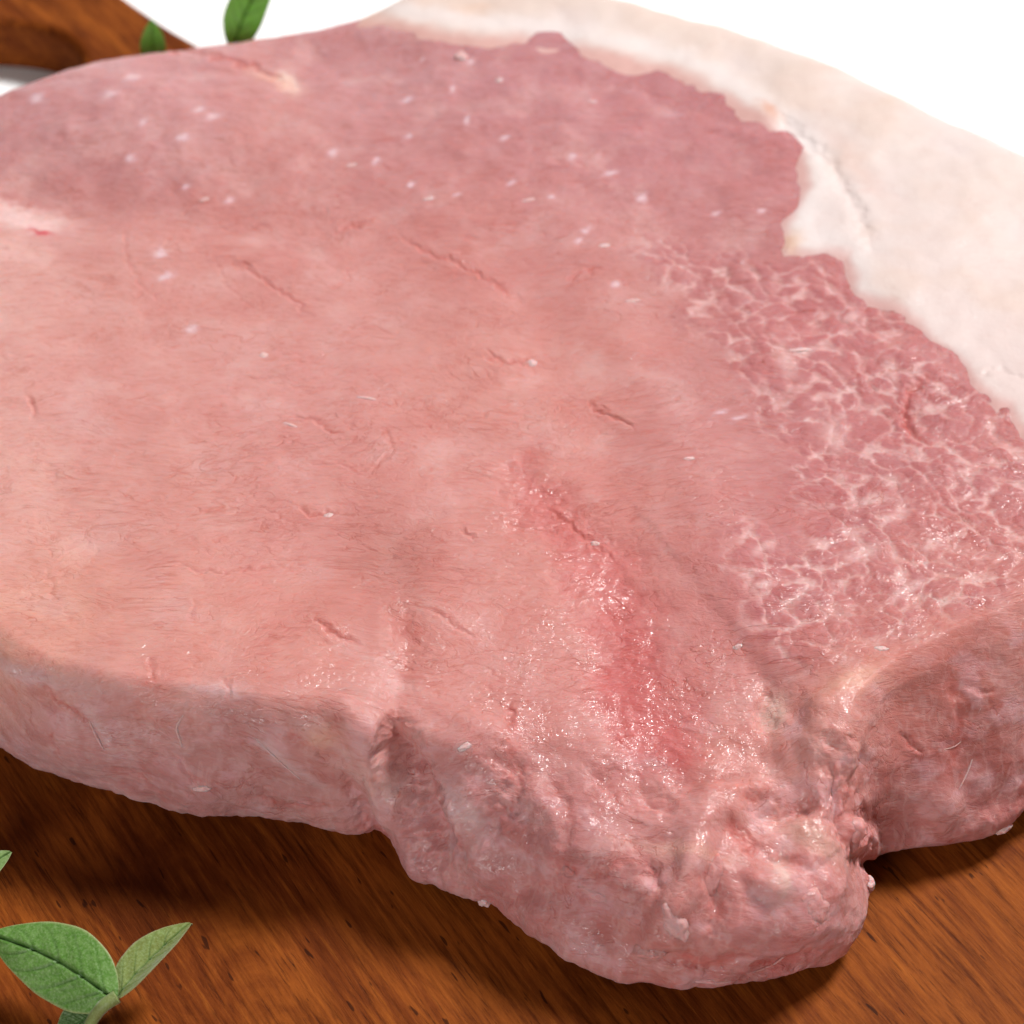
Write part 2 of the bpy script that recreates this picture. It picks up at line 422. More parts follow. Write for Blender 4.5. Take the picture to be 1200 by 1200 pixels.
# bundles of fibres: cells on the cut face
ct, st_ = math.cos(0.5), math.sin(0.5)
gx = (bx*ct+by*st_)+fbm(bx/9, by/9, 0, 2, 33)*3.2; gy = (-bx*st_+by*ct)+fbm(bx/9, by/9, 4, 2, 35)*3.2
wob = fbm(bx/2.6, by/2.6, 0, 3, 31); wob2 = fbm(bx/2.6, by/2.6, 5, 3, 37)
f1, fe, cid = voro(gx/2.9+wob*0.30, gy/3.8+wob2*0.30, 5)
g1, ge, gid = voro(gx/7.5+wob*0.25+3, gy/9.5+wob2*0.25, 8)
n0 = fbm(bx/1.3, by/1.3, 0, 2, 45)
netw = np.exp(-(fe/(0.07+0.16*np.clip(.5+fbm(bx/3, by/3, 0, 2, 43), 0, 1)))**2); fadn = sst(-0.25, 0.35, fbm(bx/4, by/4, 0, 3, 41))
star = np.exp(-(ge/0.05)**2)*sst(0.35, 0.8, g1)*sst(-0.1, 0.3, fbm(bx/5, by/5, 0, 2, 47))
fine_ = voro(gx/1.1+wob*0.5, gy/1.7+wob2*0.5, 51)[1]
lob = sst(0.36, 0.66, f1*(.85+.3*cid)+n0*.10)                       # pale gaps between plump lobules
h1, he, hid = voro(gx/1.7+wob*0.2+9, gy/2.1+wob2*0.2, 77)
net = np.clip(lob*(0.30+0.60*fadn)+star*.4+sst(.5, .8, h1)*.22+np.exp(-(fe/.06)**2)*.22*fadn, 0, 1)*marb
for x, y, rx, ry, a in [(978, 512, 20, 10, 50), (921, 424, 9, 22, -25), (1045, 436, 7, 12, -30), (898, 640, 14, 6, -25), (1012, 647, 20, 7, -10), (1043, 565, 12, 8, 20), (895, 688, 14, 5, 0),
                        (1022, 588, 18, 6, -20), (935, 328, 9, 7, 30), (998, 370, 9, 8, 0), (1128, 545, 8, 6, 0), (1060, 690, 25, 5, -35), (1090, 640, 12, 6, -20), (985, 560, 10, 6, 10)]:
    net = np.maximum(net, np.clip(1.25*G(w2u*0.35+U*0.65, w2v*0.35+V*0.65, x, y, rx, ry, a), 0, 1))
cell = np.sqrt(np.clip(fe, 0, 0.45))

# creases: polyline, half width px, depth mm
CR = [([(150, 262), (148, 300), (165, 335), (200, 362)], 4, .22), ([(270, 303), (300, 322), (335, 345), (368, 372)], 4, .45),
      ([(393, 274), (412, 264), (446, 257)], 5, .6), ([(462, 272), (500, 296), (545, 312), (575, 332), (612, 354)], 5, .5),
      ([(388, 342), (405, 327), (416, 309)], 3.5, .35), ([(664, 330), (680, 320), (706, 313)], 5, .6), ([(568, 413), (583, 425), (612, 425), (628, 418)], 4.5, .6),
      ([(338, 484), (365, 490), (402, 512)], 4, .4), ([(352, 590), (372, 604), (392, 600)], 5, .6), ([(203, 660), (235, 671), (258, 672), (330, 660)], 4, .35),
      ([(368, 722), (388, 742), (418, 752)], 5, .65), ([(690, 474), (708, 487), (745, 502)], 5, .5), ([(540, 617), (558, 634)], 4, .5),
      ([(505, 712), (528, 730), (560, 746)], 5, .4), ([(34, 462), (41, 492)], 6, .5), ([(1092, 440), (1066, 458), (1058, 492), (1076, 519)], 7, .9),
      ([(250, 300), (262, 330), (300, 365)], 3, .2), ([(640, 590), (670, 615), (720, 655)], 5, .45), ([(55, 665), (60, 700)], 5, .3), ([(230, 700), (225, 730)], 5, .2),
      ([(350, 540), (400, 545), (430, 560)], 3, .3), ([(300, 590), (330, 605), (360, 612)], 3, .25), ([(450, 500), (460, 530), (430, 560)], 4, .3), ([(180, 770), (175, 800)], 5, .35),
      ([(262, 790), (268, 822)], 5, .35), ([(462, 828), (462, 870), (478, 900), (500, 930), (512, 965), (560, 1010)], 17, 4.2), ([(408, 890), (430, 950), (452, 990)], 12, 1.8),
      ([(470, 700), (478, 760), (462, 826)], 16, .7), ([(200, 880), (232, 910), (246, 914)], 5, .8), ([(40, 800), (80, 830), (105, 850)], 6, .6), ([(330, 850), (380, 880), (430, 895)], 7, .7), ([(60, 850), (70, 885)], 6, .5),
      ([(560, 880), (605, 900), (590, 950), (560, 990)], 13, 1.2), ([(500, 960), (540, 1020), (600, 1065)], 11, 1.1), ([(760, 1000), (772, 1040), (748, 1095)], 9, 1.3), ([(822, 1015), (842, 1060), (828, 1105)], 9, 1.2),
      ([(860, 930), (915, 955), (960, 935)], 12, 1.4), ([(900, 1000), (940, 1022), (990, 1008)], 10, 1.1), ([(850, 955), (885, 1000)], 8, .9), ([(690, 900), (720, 932), (795, 955)], 10, .9), ([(640, 1010), (700, 1022), (740, 1000)], 8, .8),
      ([(870, 1135), (920, 1122), (955, 1085)], 8, 1.0), ([(1120, 790), (1130, 850), (1112, 905)], 8, .6), ([(1055, 860), (1085, 882)], 7, .7), ([(1130, 800), (1165, 812)], 6, .5), ([(420, 960), (470, 1000)], 8, .8),
      ([(640, 905), (670, 960), (660, 1000)], 10, .8), ([(280, 930), (340, 945), (400, 940)], 7, .5), ([(120, 900), (160, 905), (200, 930)], 7, .5), ([(780, 1110), (830, 1130), (880, 1110)], 8, .8), ([(985, 860), (978, 900), (990, 960), (1012, 1030)], 14, 2.0),
      ([(182, 53), (240, 62), (300, 78), (345, 100)], 5, .8), ([(905, 805), (893, 830), (903, 860)], 9, 1.0), ([(560, 1060), (640, 1040), (760, 1060)], 10, .5),
      ([(900, 128), (935, 158), (975, 195), (1005, 250), (1025, 300)], 8, .7), ([(1140, 445), (1170, 438), (1205, 450)], 5, .4), ([(600, 820), (596, 850)], 6, .5), ([(700, 900), (740, 915), (800, 960)], 14, .8)]
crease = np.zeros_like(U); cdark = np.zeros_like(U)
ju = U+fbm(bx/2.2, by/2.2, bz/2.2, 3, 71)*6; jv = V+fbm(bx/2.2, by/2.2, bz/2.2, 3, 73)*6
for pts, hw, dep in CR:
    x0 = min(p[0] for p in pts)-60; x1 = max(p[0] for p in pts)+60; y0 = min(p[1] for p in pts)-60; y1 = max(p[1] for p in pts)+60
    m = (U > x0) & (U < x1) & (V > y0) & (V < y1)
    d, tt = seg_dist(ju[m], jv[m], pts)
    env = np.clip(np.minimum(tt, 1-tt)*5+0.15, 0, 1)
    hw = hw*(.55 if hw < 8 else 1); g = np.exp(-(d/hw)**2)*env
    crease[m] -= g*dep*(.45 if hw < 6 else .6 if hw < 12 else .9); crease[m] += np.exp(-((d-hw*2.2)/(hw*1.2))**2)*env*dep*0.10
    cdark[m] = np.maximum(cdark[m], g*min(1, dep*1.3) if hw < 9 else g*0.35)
# random short wrinkles on the eye
rid = 1-np.abs(fbm(bx/9*0.8+by/30, by/3.6, bz/6, 4, 83))*2.2
wr = np.clip(rid, 0, 1)**5*sst(0.0, 0.45, fbm(bx/9, by/9, bz/9, 2, 89))
topm = (1-wallm)*(1-marb)*(fat < 0)

bumps = [ # px, py, rx, ry, angle, mm
 (520, 985, 40, 75, -30, 1.6), (440, 900, 26, 50, -10, 1.3), (600, 960, 60, 30, 40, -0.4), (700, 1010, 70, 45, 25, 1.0), (785, 1070, 26, 38, 15, 1.7), (812, 1010, 18, 40, 10, 1.2),
 (830, 945, 60, 22, -20, 1.2), (940, 925, 40, 35, 20, -.6), (900, 985, 40, 22, 30, -.5), (955, 1060, 45, 55, 10, 1.8), (880, 1090, 60, 40, 0, 1.0), (1005, 985, 14, 18, 0, 1.2),
 (975, 860, 26, 55, 15, 1.3), (930, 880, 22, 30, 0, 0.9), (560, 870, 40, 30, 20, 0.9), (640, 900, 55, 30, 20, -0.3), (420, 850, 60, 22, 8, 0.9), (1105, 945, 26, 30, 0, 0.9), (1160, 975, 40, 14, -15, 0.7),
 (60, 870, 70, 30, 15, 0.5), (230, 925, 60, 26, 8, 0.8), (350, 880, 60, 26, 20, 0.6), (150, 850, 40, 18, 25, -0.5), (730, 1125, 90, 20, 10, 0.6), (1080, 830, 60, 40, -25, -0.5), (660, 1085, 60, 24, 30, .7), (905, 1030, 22, 14, 0, .8)]
bump = np.zeros_like(U)
for x, y, rx, ry, a, h in bumps: bump += np.exp(-(-np.log(G(w3u, w3v, x, y, rx*1.1, ry*1.1, a)+1e-30))**1.5)*h*1.7
lobe = sst(-60, 60, sdf(w2u, w2v, [(480, 850), (620, 860), (720, 900), (850, 850), (930, 800), (1000, 820), (1010, 900), (1030, 1080), (900, 1220), (700, 1200), (480, 1060), (440, 980)]))
vw = front*wallm
n_low = fbm(bx/22, by/22, bz/22, 2, 101); n_mid = fbm(bx/6.5, by/6.5, bz/6.5, 3, 103, .42); n_fin = fbm(bx/1.7, by/1.7, bz/1.7, 2, 107, .4)
rdg = 1-np.sqrt(fbm(bx/8, by/8, bz/11, 3, 109, .4)**2+.01)*2
disp = n_low*0.55+n_mid*0.16+crease+bump
disp += -wr*0.10*topm
disp += marb*((1-np.clip(f1, 0, .75)**2*1.8-.5)*.22-np.exp(-(fe/.08)**2)*.03+n_fin*0.05+(cid-.5)*.06+n_mid*.15)
disp += streak*(-0.6+n_fin*0.10+n_mid*0.2)
disp += lobe*(n_mid*0.45+(rdg-0.5)*0.16+n_fin*0.05)
disp += vw*(n_mid*0.28+(rdg-0.5)*0.12+n_fin*0.03)
disp += n_fin*0.02
disp += vw*sst(NR+60, NR+NW, np.arange(N2))[None, :]*fbm(bx/3.2, by/3.2, bz/3.2, 3, 119)*.45
band = topm*sst(330, 200, V); disp += band*(n_mid*0.22)
edgefade = sst(N2-1, N2-30, np.arange(N2))[None, :]
P = base+Nn*(disp*edgefade)[..., None]*0.001
fatn = sst(-6, 8, fat)
# ---- colour (front rim glow and darker right side are painted in)
CP = [(60, 130, 206, 150, 150), (200, 110, 209, 150, 149), (320, 180, 208, 145, 140), (100, 215, 198, 134, 131), (-40, 180, 200, 140, 140), (450, 90, 204, 146, 146),
 (600, 120, 200, 138, 140), (750, 150, 198, 134, 136), (880, 200, 198, 130, 132), (850, 260, 200, 136, 133), (500, 200, 198, 136, 134), (650, 220, 202, 138, 136), (300, 265, 210, 140, 133),
 (550, 275, 210, 138, 130), (100, 330, 222, 160, 150), (250, 350, 218, 154, 145), (450, 330, 214, 148, 140), (700, 330, 206, 140, 134), (10, 280, 232, 182, 172), (-40, 420, 230, 170, 160),
 (150, 450, 222, 158, 149), (350, 450, 218, 153, 145), (550, 450, 216, 148, 138), (700, 430, 214, 144, 134), (800, 450, 200, 136, 131), (850, 520, 200, 135, 131), (0, 600, 230, 172, 160), (200, 600, 222, 157, 146),
 (350, 600, 218, 150, 141), (500, 560, 216, 147, 138), (450, 662, 200, 132, 122), (550, 680, 218, 148, 138), (760, 560, 216, 143, 134), (40, 730, 232, 168, 150), (200, 750, 224, 156, 143), (350, 750, 222, 150, 138),
 (560, 780, 220, 150, 140), (640, 830, 216, 146, 138), (800, 700, 212, 140, 132), (860, 780, 212, 140, 133), (950, 400, 203, 130, 128), (1050, 520, 203, 130, 127), (950, 560, 203, 132, 129), (1150, 600, 206, 134, 128),
 (1000, 700, 206, 134, 128), (1150, 700, 212, 138, 126), (880, 700, 203, 130, 128), (1020, 800, 222, 148, 134), (100, 860, 206, 152, 148), (300, 890, 198, 142, 137), (420, 870, 212, 152, 144), (520, 960, 206, 148, 146),
 (600, 960, 200, 136, 130), (680, 1000, 202, 138, 136), (640, 1090, 204, 138, 132), (800, 1080, 208, 140, 132), (960, 1050, 214, 144, 138), (900, 1120, 204, 134, 130), (860, 900, 220, 148, 138), (940, 850, 218, 154, 144),
 (1080, 870, 186, 112, 104), (1180, 800, 186, 112, 102), (1100, 960, 188, 120, 114), (760, 960, 216, 152, 146)]
num = np.zeros(U.shape+(3,), np.float32); den = np.full(U.shape, 1e-9, np.float32)
for x, y, r, g, b_ in CP:
    k = np.exp(-((w2u-x)**2+(w2v-y)**2)/(75.0**2)).astype(np.float32)+1e-7
    num += k[..., None]*lin((r, g, b_)).astype(np.float32); den += k
col = num/den[..., None]
def blend(col, m, c): return col*(1-m[..., None])+np.asarray(lin(c), np.float32)*m[..., None]
bl = fbm(bx/9, by/9, bz/9, 4, 131)
col = blend(col, np.clip(0.30*sst(0.0, 0.7, bl)*(fat < 0), 0, 1), (226, 178, 172))
col = blend(col, np.clip(0.18*sst(0.0, 0.7, -bl), 0, 1), (202, 122, 114))
col = blend(col, streak*(0.42+.25*sst(640, 860, V)), (210, 94, 94))
col = blend(col, marb*(.42+.30*cid)*(1-lob)*(.6+.4*sst(-.4, .4, bl)), (188, 106, 108))
col = blend(col, np.clip(net, 0, 1)*0.56, (243, 202, 196))
# faint lace in the dark band at the back
lace = np.exp(-(voro(bx/7+wob*.5, by/6+wob2*.5, 61)[1]/0.05)**2)*sst(0, .4, fbm(bx/8, by/8, 0, 2, 63))
col = blend(col, lace*0.28*topm*sst(330, 240, V), (226, 172, 164))
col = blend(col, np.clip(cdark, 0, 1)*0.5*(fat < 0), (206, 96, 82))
col = blend(col, wr*topm*0.16, (204, 110, 98))
# pale membrane on the sides and the front lobe
mem = sst(0.1, 0.55, fbm(bx/6, by/6, bz/4, 4, 151))*np.clip(vw+lobe, 0, 1)
col = blend(col, mem*0.42, (226, 178, 180))
fibw = sst(0.62, 0.95, 1-np.abs(fbm(bx/2.2, by/2.2, bz/7, 3, 157))*2)*np.clip(vw+lobe*.6, 0, 1)
col = blend(col, fibw*0.18, (232, 196, 190))
col = blend(col, sst(.2, .7, fbm(bx/7, by/7, bz/5, 3, 161))*np.clip(vw+lobe, 0, 1)*0.35, (178, 96, 88))
# yellowish tint of fat where rim tissue is pale, cartilage hollow, left fat seam
for x, y, rx, ry, a, c, k in [(28, 254, 42, 12, 16, (244, 206, 200), .85), (30, 236, 60, 5, 14, (196, 118, 112), .5), (-10, 290, 34, 30, 0, (234, 180, 170), .5), (47, 269, 15, 3, 12, (214, 70, 82), .95), (338, 96, 14, 8, 30, (244, 214, 198), .9), (318, 92, 30, 6, 22, (236, 178, 160), .6),
        (908, 835, 14, 24, 0, (228, 192, 178), .75), (955, 985, 42, 16, 35, (226, 178, 160), .6), (912, 1025, 10, 24, 12, (238, 200, 188), .8), (430, 900, 60, 16, 30, (222, 180, 172), .5), (545, 945, 40, 12, 50, (230, 196, 194), .6),
        (380, 860, 16, 14, 0, (236, 180, 158), .6), (460, 800, 22, 12, 0, (228, 176, 170), .6), (1000, 800, 40, 14, -30, (236, 176, 154), .6), (1105, 945, 26, 22, 0, (222, 166, 160), .6), (450, 662, 45, 30, 15, (196, 126, 114), .3),
        (600, 850, 8, 30, 0, (206, 120, 112), .6), (800, 1000, 60, 8, 10, (230, 176, 160), .6), (340, 890, 60, 6, 38, (216, 180, 178), .7), (115, 855, 26, 6, 55, (222, 190, 188), .6), (252, 808, 40, 7, 10, (222, 184, 182), .6), (30, 790, 40, 9, 20, (220, 186, 186), .6)]:
    col = blend(col, np.clip(1.2*G(ju, jv, x, y, rx, ry, a), 0, 1)*k, c)
# small pale flecks
fl = [(43, 117, 7, 4), (155, 91, 9, 4), (130, 114, 9, 4), (250, 137, 8, 4), (233, 130, 6, 3), (167, 143, 4, 4), (212, 162, 7, 3), (153, 185, 5, 4), (218, 217, 4, 3), (268, 231, 5, 3), (440, 190, 4, 3), (483, 216, 4, 3),
      (535, 230, 4, 2), (598, 217, 5, 3), (647, 231, 4, 2), (531, 104, 3, 3), (547, 143, 3, 5), (592, 162, 6, 3), (477, 118, 6, 3), (477, 161, 5, 3), (686, 270, 5, 3), (678, 283, 4, 3), (670, 185, 4, 6), (715, 202, 7, 3),
      (752, 230, 6, 5), (721, 334, 5, 3), (838, 250, 5, 3), (893, 248, 5, 3), (495, 68, 3, 2), (550, 72, 4, 3), (845, 482, 7, 2), (865, 489, 8, 3), (390, 178, 5, 5), (187, 297, 7, 4), (195, 325, 8, 4), (225, 386, 7, 4)]
for x, y, rx, ry in fl:
    m = (abs(U-x) < 40) & (abs(V-y) < 40)
    g = np.clip(1.3*np.exp(-((ju[m]*.5+U[m]*.5-x)/rx)**2-((jv[m]*.5+V[m]*.5-y+(U[m]-x)*.25)/ry)**2), 0, 1)
    col[m] = col[m]*(1-g[:, None]*.75)+lin((236, 205, 210))*g[:, None]*.75
wet = np.clip(0.10+streak*0.55+marb*0.42*sst(900, 1180, U+(V-500)*.4)+lobe*0.32+vw*0.14+sst(0.1, .6, fbm(bx/7, by/7, bz/7, 3, 171))*0.35, 0, 1)
lipw = sst(640, 800, V)*(1-wallm)*.25; wet = np.clip(wet+lipw, 0, 1)

PL = P.copy()
PL -= Nn*(0.0028*sst(8, 60, fat))[..., None]      # the lean drops away beneath the fat
def tube_faces(na, nr):
    i = np.arange(na)[:, None]; j = np.arange(nr-1)[None, :]; i2 = (i+1) % na
    return np.stack([i*nr+j, i2*nr+j, i2*nr+j+1, i*nr+j+1], -1).reshape(-1, 4)
Fq = tube_faces(NA, N2)
flat = PL.reshape(-1, 3); c0 = len(flat)
flatv = np.vstack([flat, PL[:, 0].mean(0), [base[:, -1, 0].mean(), base[:, -1, 1].mean(), -0.0004]])
ia = np.arange(NA); ib = (ia+1) % NA
fan1 = np.stack([ib*N2, ia*N2, ia*0+c0], -1); fan2 = np.stack([ia*N2+N2-1, ib*N2+N2-1, ia*0+c0+1], -1)
# face winding outwards
a, b_, c_ = PL[10, 50], PL[11, 50], PL[10, 51]
if np.cross(b_-a, c_-a)[2] < 0: Fq = Fq[:, ::-1]; fan1 = fan1[:, ::-1]; fan2 = fan2[:, ::-1]
def TS(c):      # overall strength and saturation of the flesh colour
    L = c@np.array([.3, .5, .2]); return np.clip(0.80*(L[:, None]+(c-L[:, None])*0.97)*np.array([1, .985, 1.02]), 0.01, 1)
colf = col.reshape(-1, 3); wetf = wet.reshape(-1)
root = thing('pork_chop', 'thick raw pink pork loin chop with a white fat edge lying on the wooden board', 'pork', (0, 0, 0))
me = mesh_np('lean_meat', flatv, [Fq, fan1, fan2], {'tint': TS(np.vstack([colf, colf[0], colf[-1]])), 'wet': np.append(wetf, [wetf[0], wetf[-1]])})
link('lean_meat', me, MAT_LEAN, root)
# fat cap: its own layer, proud of the lean and dipping under it at the border
fo = -0.55+0.80*sst(-22, 10, fat)+0.25*sst(5, 60, fat)
fo += 0.18*np.exp(-((fat-18)/12)**2)
soft = fbm(bx/14, by/14, bz/14, 3, 201)
crf = crease
PF = base+Nn*((n_low*0.55+n_mid*0.10+soft*0.5+crf+fo+n_fin*0.02)*edgefade)[..., None]*0.001
FC = [(600, 10, 244, 224, 214), (800, 50, 246, 226, 216), (1000, 150, 246, 228, 220), (1100, 300, 245, 228, 224), (1150, 400, 245, 224, 220), (960, 260, 246, 232, 230), (1200, 250, 247, 230, 222), (440, 15, 244, 214, 196)]
num = 0; den = 1e-9
for x, y, r, g, b2 in FC:
    k = np.exp(-((w2u-x)**2+(w2v-y)**2)/(120.0**2))+1e-7
    num = num+k[..., None]*lin((r, g, b2)); den = den+k
cf = num/den[..., None]
cf = blend(cf, 0.45*sst(0, .7, soft), (240, 214, 200)); cf = blend(cf, 0.4*sst(0, .7, -soft), (248, 234, 234))
cf = blend(cf, np.exp(-((fat-18)/14)**2)*.8*sst(1100, 900, U), (255, 244, 242))
cf = blend(cf, sst(14, -2, fat)*.7, (232, 172, 166))
for x, y, rx, ry, a, c, k in [(902, 132, 16, 6, 35, (240, 184, 160), .8), (1005, 195, 60, 14, 50, (234, 200, 188), .5), (928, 286, 12, 12, 0, (244, 200, 170), .7), (435, 14, 22, 8, -20, (240, 200, 178), .8), (560, 12, 18, 6, 0, (242, 208, 188), .6), (1040, 120, 10, 6, 0, (240, 214, 196), .5)]:
    cf = blend(cf, np.clip(G(ju, jv, x, y, rx, ry, a), 0, 1)*k, c)
veinf = np.exp(-(fbm(bx/8, by/8, bz/8, 4, 211)/0.03)**2)*sst(0.1, .5, fbm(bx/12, by/12, 0, 2, 213))
cf = blend(cf, veinf*.16, (226, 178, 168)); cf = np.clip(cf, 0, 1)
keepv = (fat > -30) & (np.arange(N2)[None, :] < NR+NW+4)
k4 = keepv.reshape(-1)[Fq].all(1); Ff = Fq[k4]
used = np.unique(Ff); remap = np.full(NA*N2, -1); remap[used] = np.arange(len(used))
me = mesh_np('fat_cap', PF.reshape(-1, 3)[used], [remap[Ff]], {'tint': 0.71*np.array([1, .97, .965])*cf.reshape(-1, 3)[used], 'wet': (0.10+0.25*np.exp(-((fat-10)/14)**2)).reshape(-1)[used]})
link('fat_cap', me, MAT_FAT, root)

# ---- small bits lying on or hanging from the chop
Uf, Vf = proj(PL); Nf = normals(PL)
visn = ((Nf*(CAM-PL)).sum(2) > 0)
def surf(x, y):
    d = (Uf-x)**2+(Vf-y)**2+(~visn)*1e6+(np.arange(N2)[None, :] > NR+NW)*1e5
    k = np.unravel_index(np.argmin(d), d.shape); n = Nf[max(k[0]-4, 0):k[0]+5, max(k[1]-4, 0):k[1]+5].reshape(-1, 3).mean(0)
    return PL[k], n/np.linalg.norm(n)
def colat(x, y):
    k = np.unravel_index(np.argmin((Uf-x)**2+(Vf-y)**2+(~visn)*1e6), Uf.shape); return col[k]
def blob(x, y, L, W, H, ang, seed, mat, name, sink=0.3, parent=root, lt=.75):
    """irregular soft lump, half sizes in mm, ang = direction in the photo"""
    p, n = surf(x, y); z = n
    xa = RT*math.cos(math.radians(ang))-UP*math.sin(math.radians(ang)); xa = xa-z*(xa@z); xa /= np.linalg.norm(xa); ya = np.cross(z, xa)
    nu, nv = 28, 16
    th = np.linspace(0, 2*np.pi, nu, endpoint=False)[:, None]; ph = np.linspace(0.02, np.pi-0.02, nv)[None, :]
    sx, sy, sz = np.cos(th)*np.sin(ph), np.sin(th)*np.sin(ph), np.cos(ph)+0*th
    r = 1+0.28*fbm(sx*1.6+seed, sy*1.6, sz*1.6, 3, seed)+0*th
    Q = p+(xa*(sx*r*L)[..., None]+ya*(sy*r*W)[..., None]+z*((sz*r-sink)*H)[..., None])*0.001
    me = mesh_np(name, np.vstack([Q.reshape(-1, 3), Q[:, 0].mean(0), Q[:, -1].mean(0)]), [tube_faces(nu, nv),
        np.stack([(np.arange(nu)+1) % nu*nv, np.arange(nu)*nv, np.full(nu, nu*nv)], -1), np.stack([np.arange(nu)*nv+nv-1, (np.arange(nu)+1) % nu*nv+nv-1, np.full(nu, nu*nv+1)], -1)], {'tint': np.tile(TS((colat(x, y)*(1-lt)+lin((240, 210, 206))*lt)[None]), (nu*nv+2, 1)), 'wet': np.full(nu*nv+2, .5)})
    return link(name, me, mat, parent)
for k, (x, y, L, W, H, a) in enumerate([(540, 66, 1.7, 1.3, 1.2, 80), (239, 234, 1.1, .45, .3, -25), (411, 193, 1.1, .45, .3, -25), (503, 233, 1.2, .45, .3, -25), (619, 234, 1.2, .45, .3, -25), (708, 288, 1.2, .5, .3, -25),
        (743, 352, 1.2, .5, .3, -25), (695, 119, .8, .5, .3, 0), (584, 94, .7, .8, .3, 0), (624, 425, .9, .9, .5, 50), (385, 605, 1.0, .8, .5, -40), (309, 416, .8, .8, .3, 60), (430, 467, 1.7, .35, .3, 18), (340, 498, 1.4, .35, .3, 40),
        (938, 410, 2.0, .5, .5, -10), (697, 637, .8, .5, .4, 20), (808, 537, .9, .45, .3, -25), (865, 758, .9, .45, .3, -25), (1025, 1037, 1.1, 1.4, 1.0, 20), (566, 1072, 1.0, 1.0, 1.0, 40), (236, 925, 1.4, .5, .5, -12),
        (1178, 975, 1.5, .9, .8, -20), (545, 875, 1.0, .5, .3, -30), (1033, 760, 1.0, .5, .4, 10)]):
    blob(x, y, L, W, H, a, 300+k, MAT_LEAN, 'fat_fleck', .45)
for k, (x, y, L, W, H, a) in enumerate([(760, 1120, 2.4, 1.2, 1.4, -25), (795, 1085, 3.0, 1.6, 1.8, 60), (1008, 975, 1.4, 1.7, 1.5, 40), (835, 1030, 1.6, 3.2, 1.2, 15), (700, 1050, 3.0, .9, .6, 30), (960, 1065, 2.4, 2.8, 1.2, 0),
        (665, 1022, 1.4, 1.0, .7, 30), (830, 1150, 3.0, .7, .8, 5)]):
    blob(x, y, L, W, H, a, 400+k, MAT_LEAN, 'tissue_shred', .6, lt=.18)
def strand(pts, r, name, mat):
    Q = []
    for x, y in pts:
        p, n = surf(x, y); Q.append(p-n*r*0.1)
    Q = cat(Q, 8, False); m = len(Q); k = 8; V_ = []
    for i in range(m):
        t_ = Q[min(i+1, m-1)]-Q[max(i-1, 0)]; t_ /= np.linalg.norm(t_)+1e-12
        a_ = np.cross(t_, [0.3, 0.2, 1]); a_ /= np.linalg.norm(a_); b2 = np.cross(t_, a_); rr = r*(0.25+0.75*math.sin(math.pi*(i+.5)/m)**0.6)
        V_ += [Q[i]+rr*(a_*math.cos(q)+b2*math.sin(q)) for q in np.linspace(0, 2*np.pi, k, endpoint=False)]
    V_ = np.array(V_); i = np.arange(m-1)[:, None]; j = np.arange(k)[None, :]
    F_ = np.stack([i*k+j, i*k+(j+1) % k, (i+1)*k+(j+1) % k, (i+1)*k+j], -1).reshape(-1, 4)
    x, y = pts[len(pts)//2]; tn = TS((colat(x, y)*.5+lin((232, 200, 196))*.5)[None])
    return link(name, mesh_np(name, V_, [F_, np.array([list(range(k))])[:, ::-1], np.array([[(m-1)*k+q for q in range(k)]])], {'tint': np.tile(tn, (len(V_), 1)), 'wet': np.full(len(V_), .3)}), mat, root)
for pts, r in [([(214, 838), (208, 852), (211, 866), (213, 875)], .00045), ([(300, 866), (325, 890), (352, 914)], .00045), ([(105, 845), (113, 862), (122, 878)], .0005), ([(1140, 890), (1134, 905), (1124, 925)], .0003), 
               ([(1150, 830), (1125, 870), (1100, 880)], .0002), ([(880, 1140), (910, 1128), (935, 1105)], .0003)]:
    strand(pts, r*.42, 'fibre_strand', MAT_LEAN)

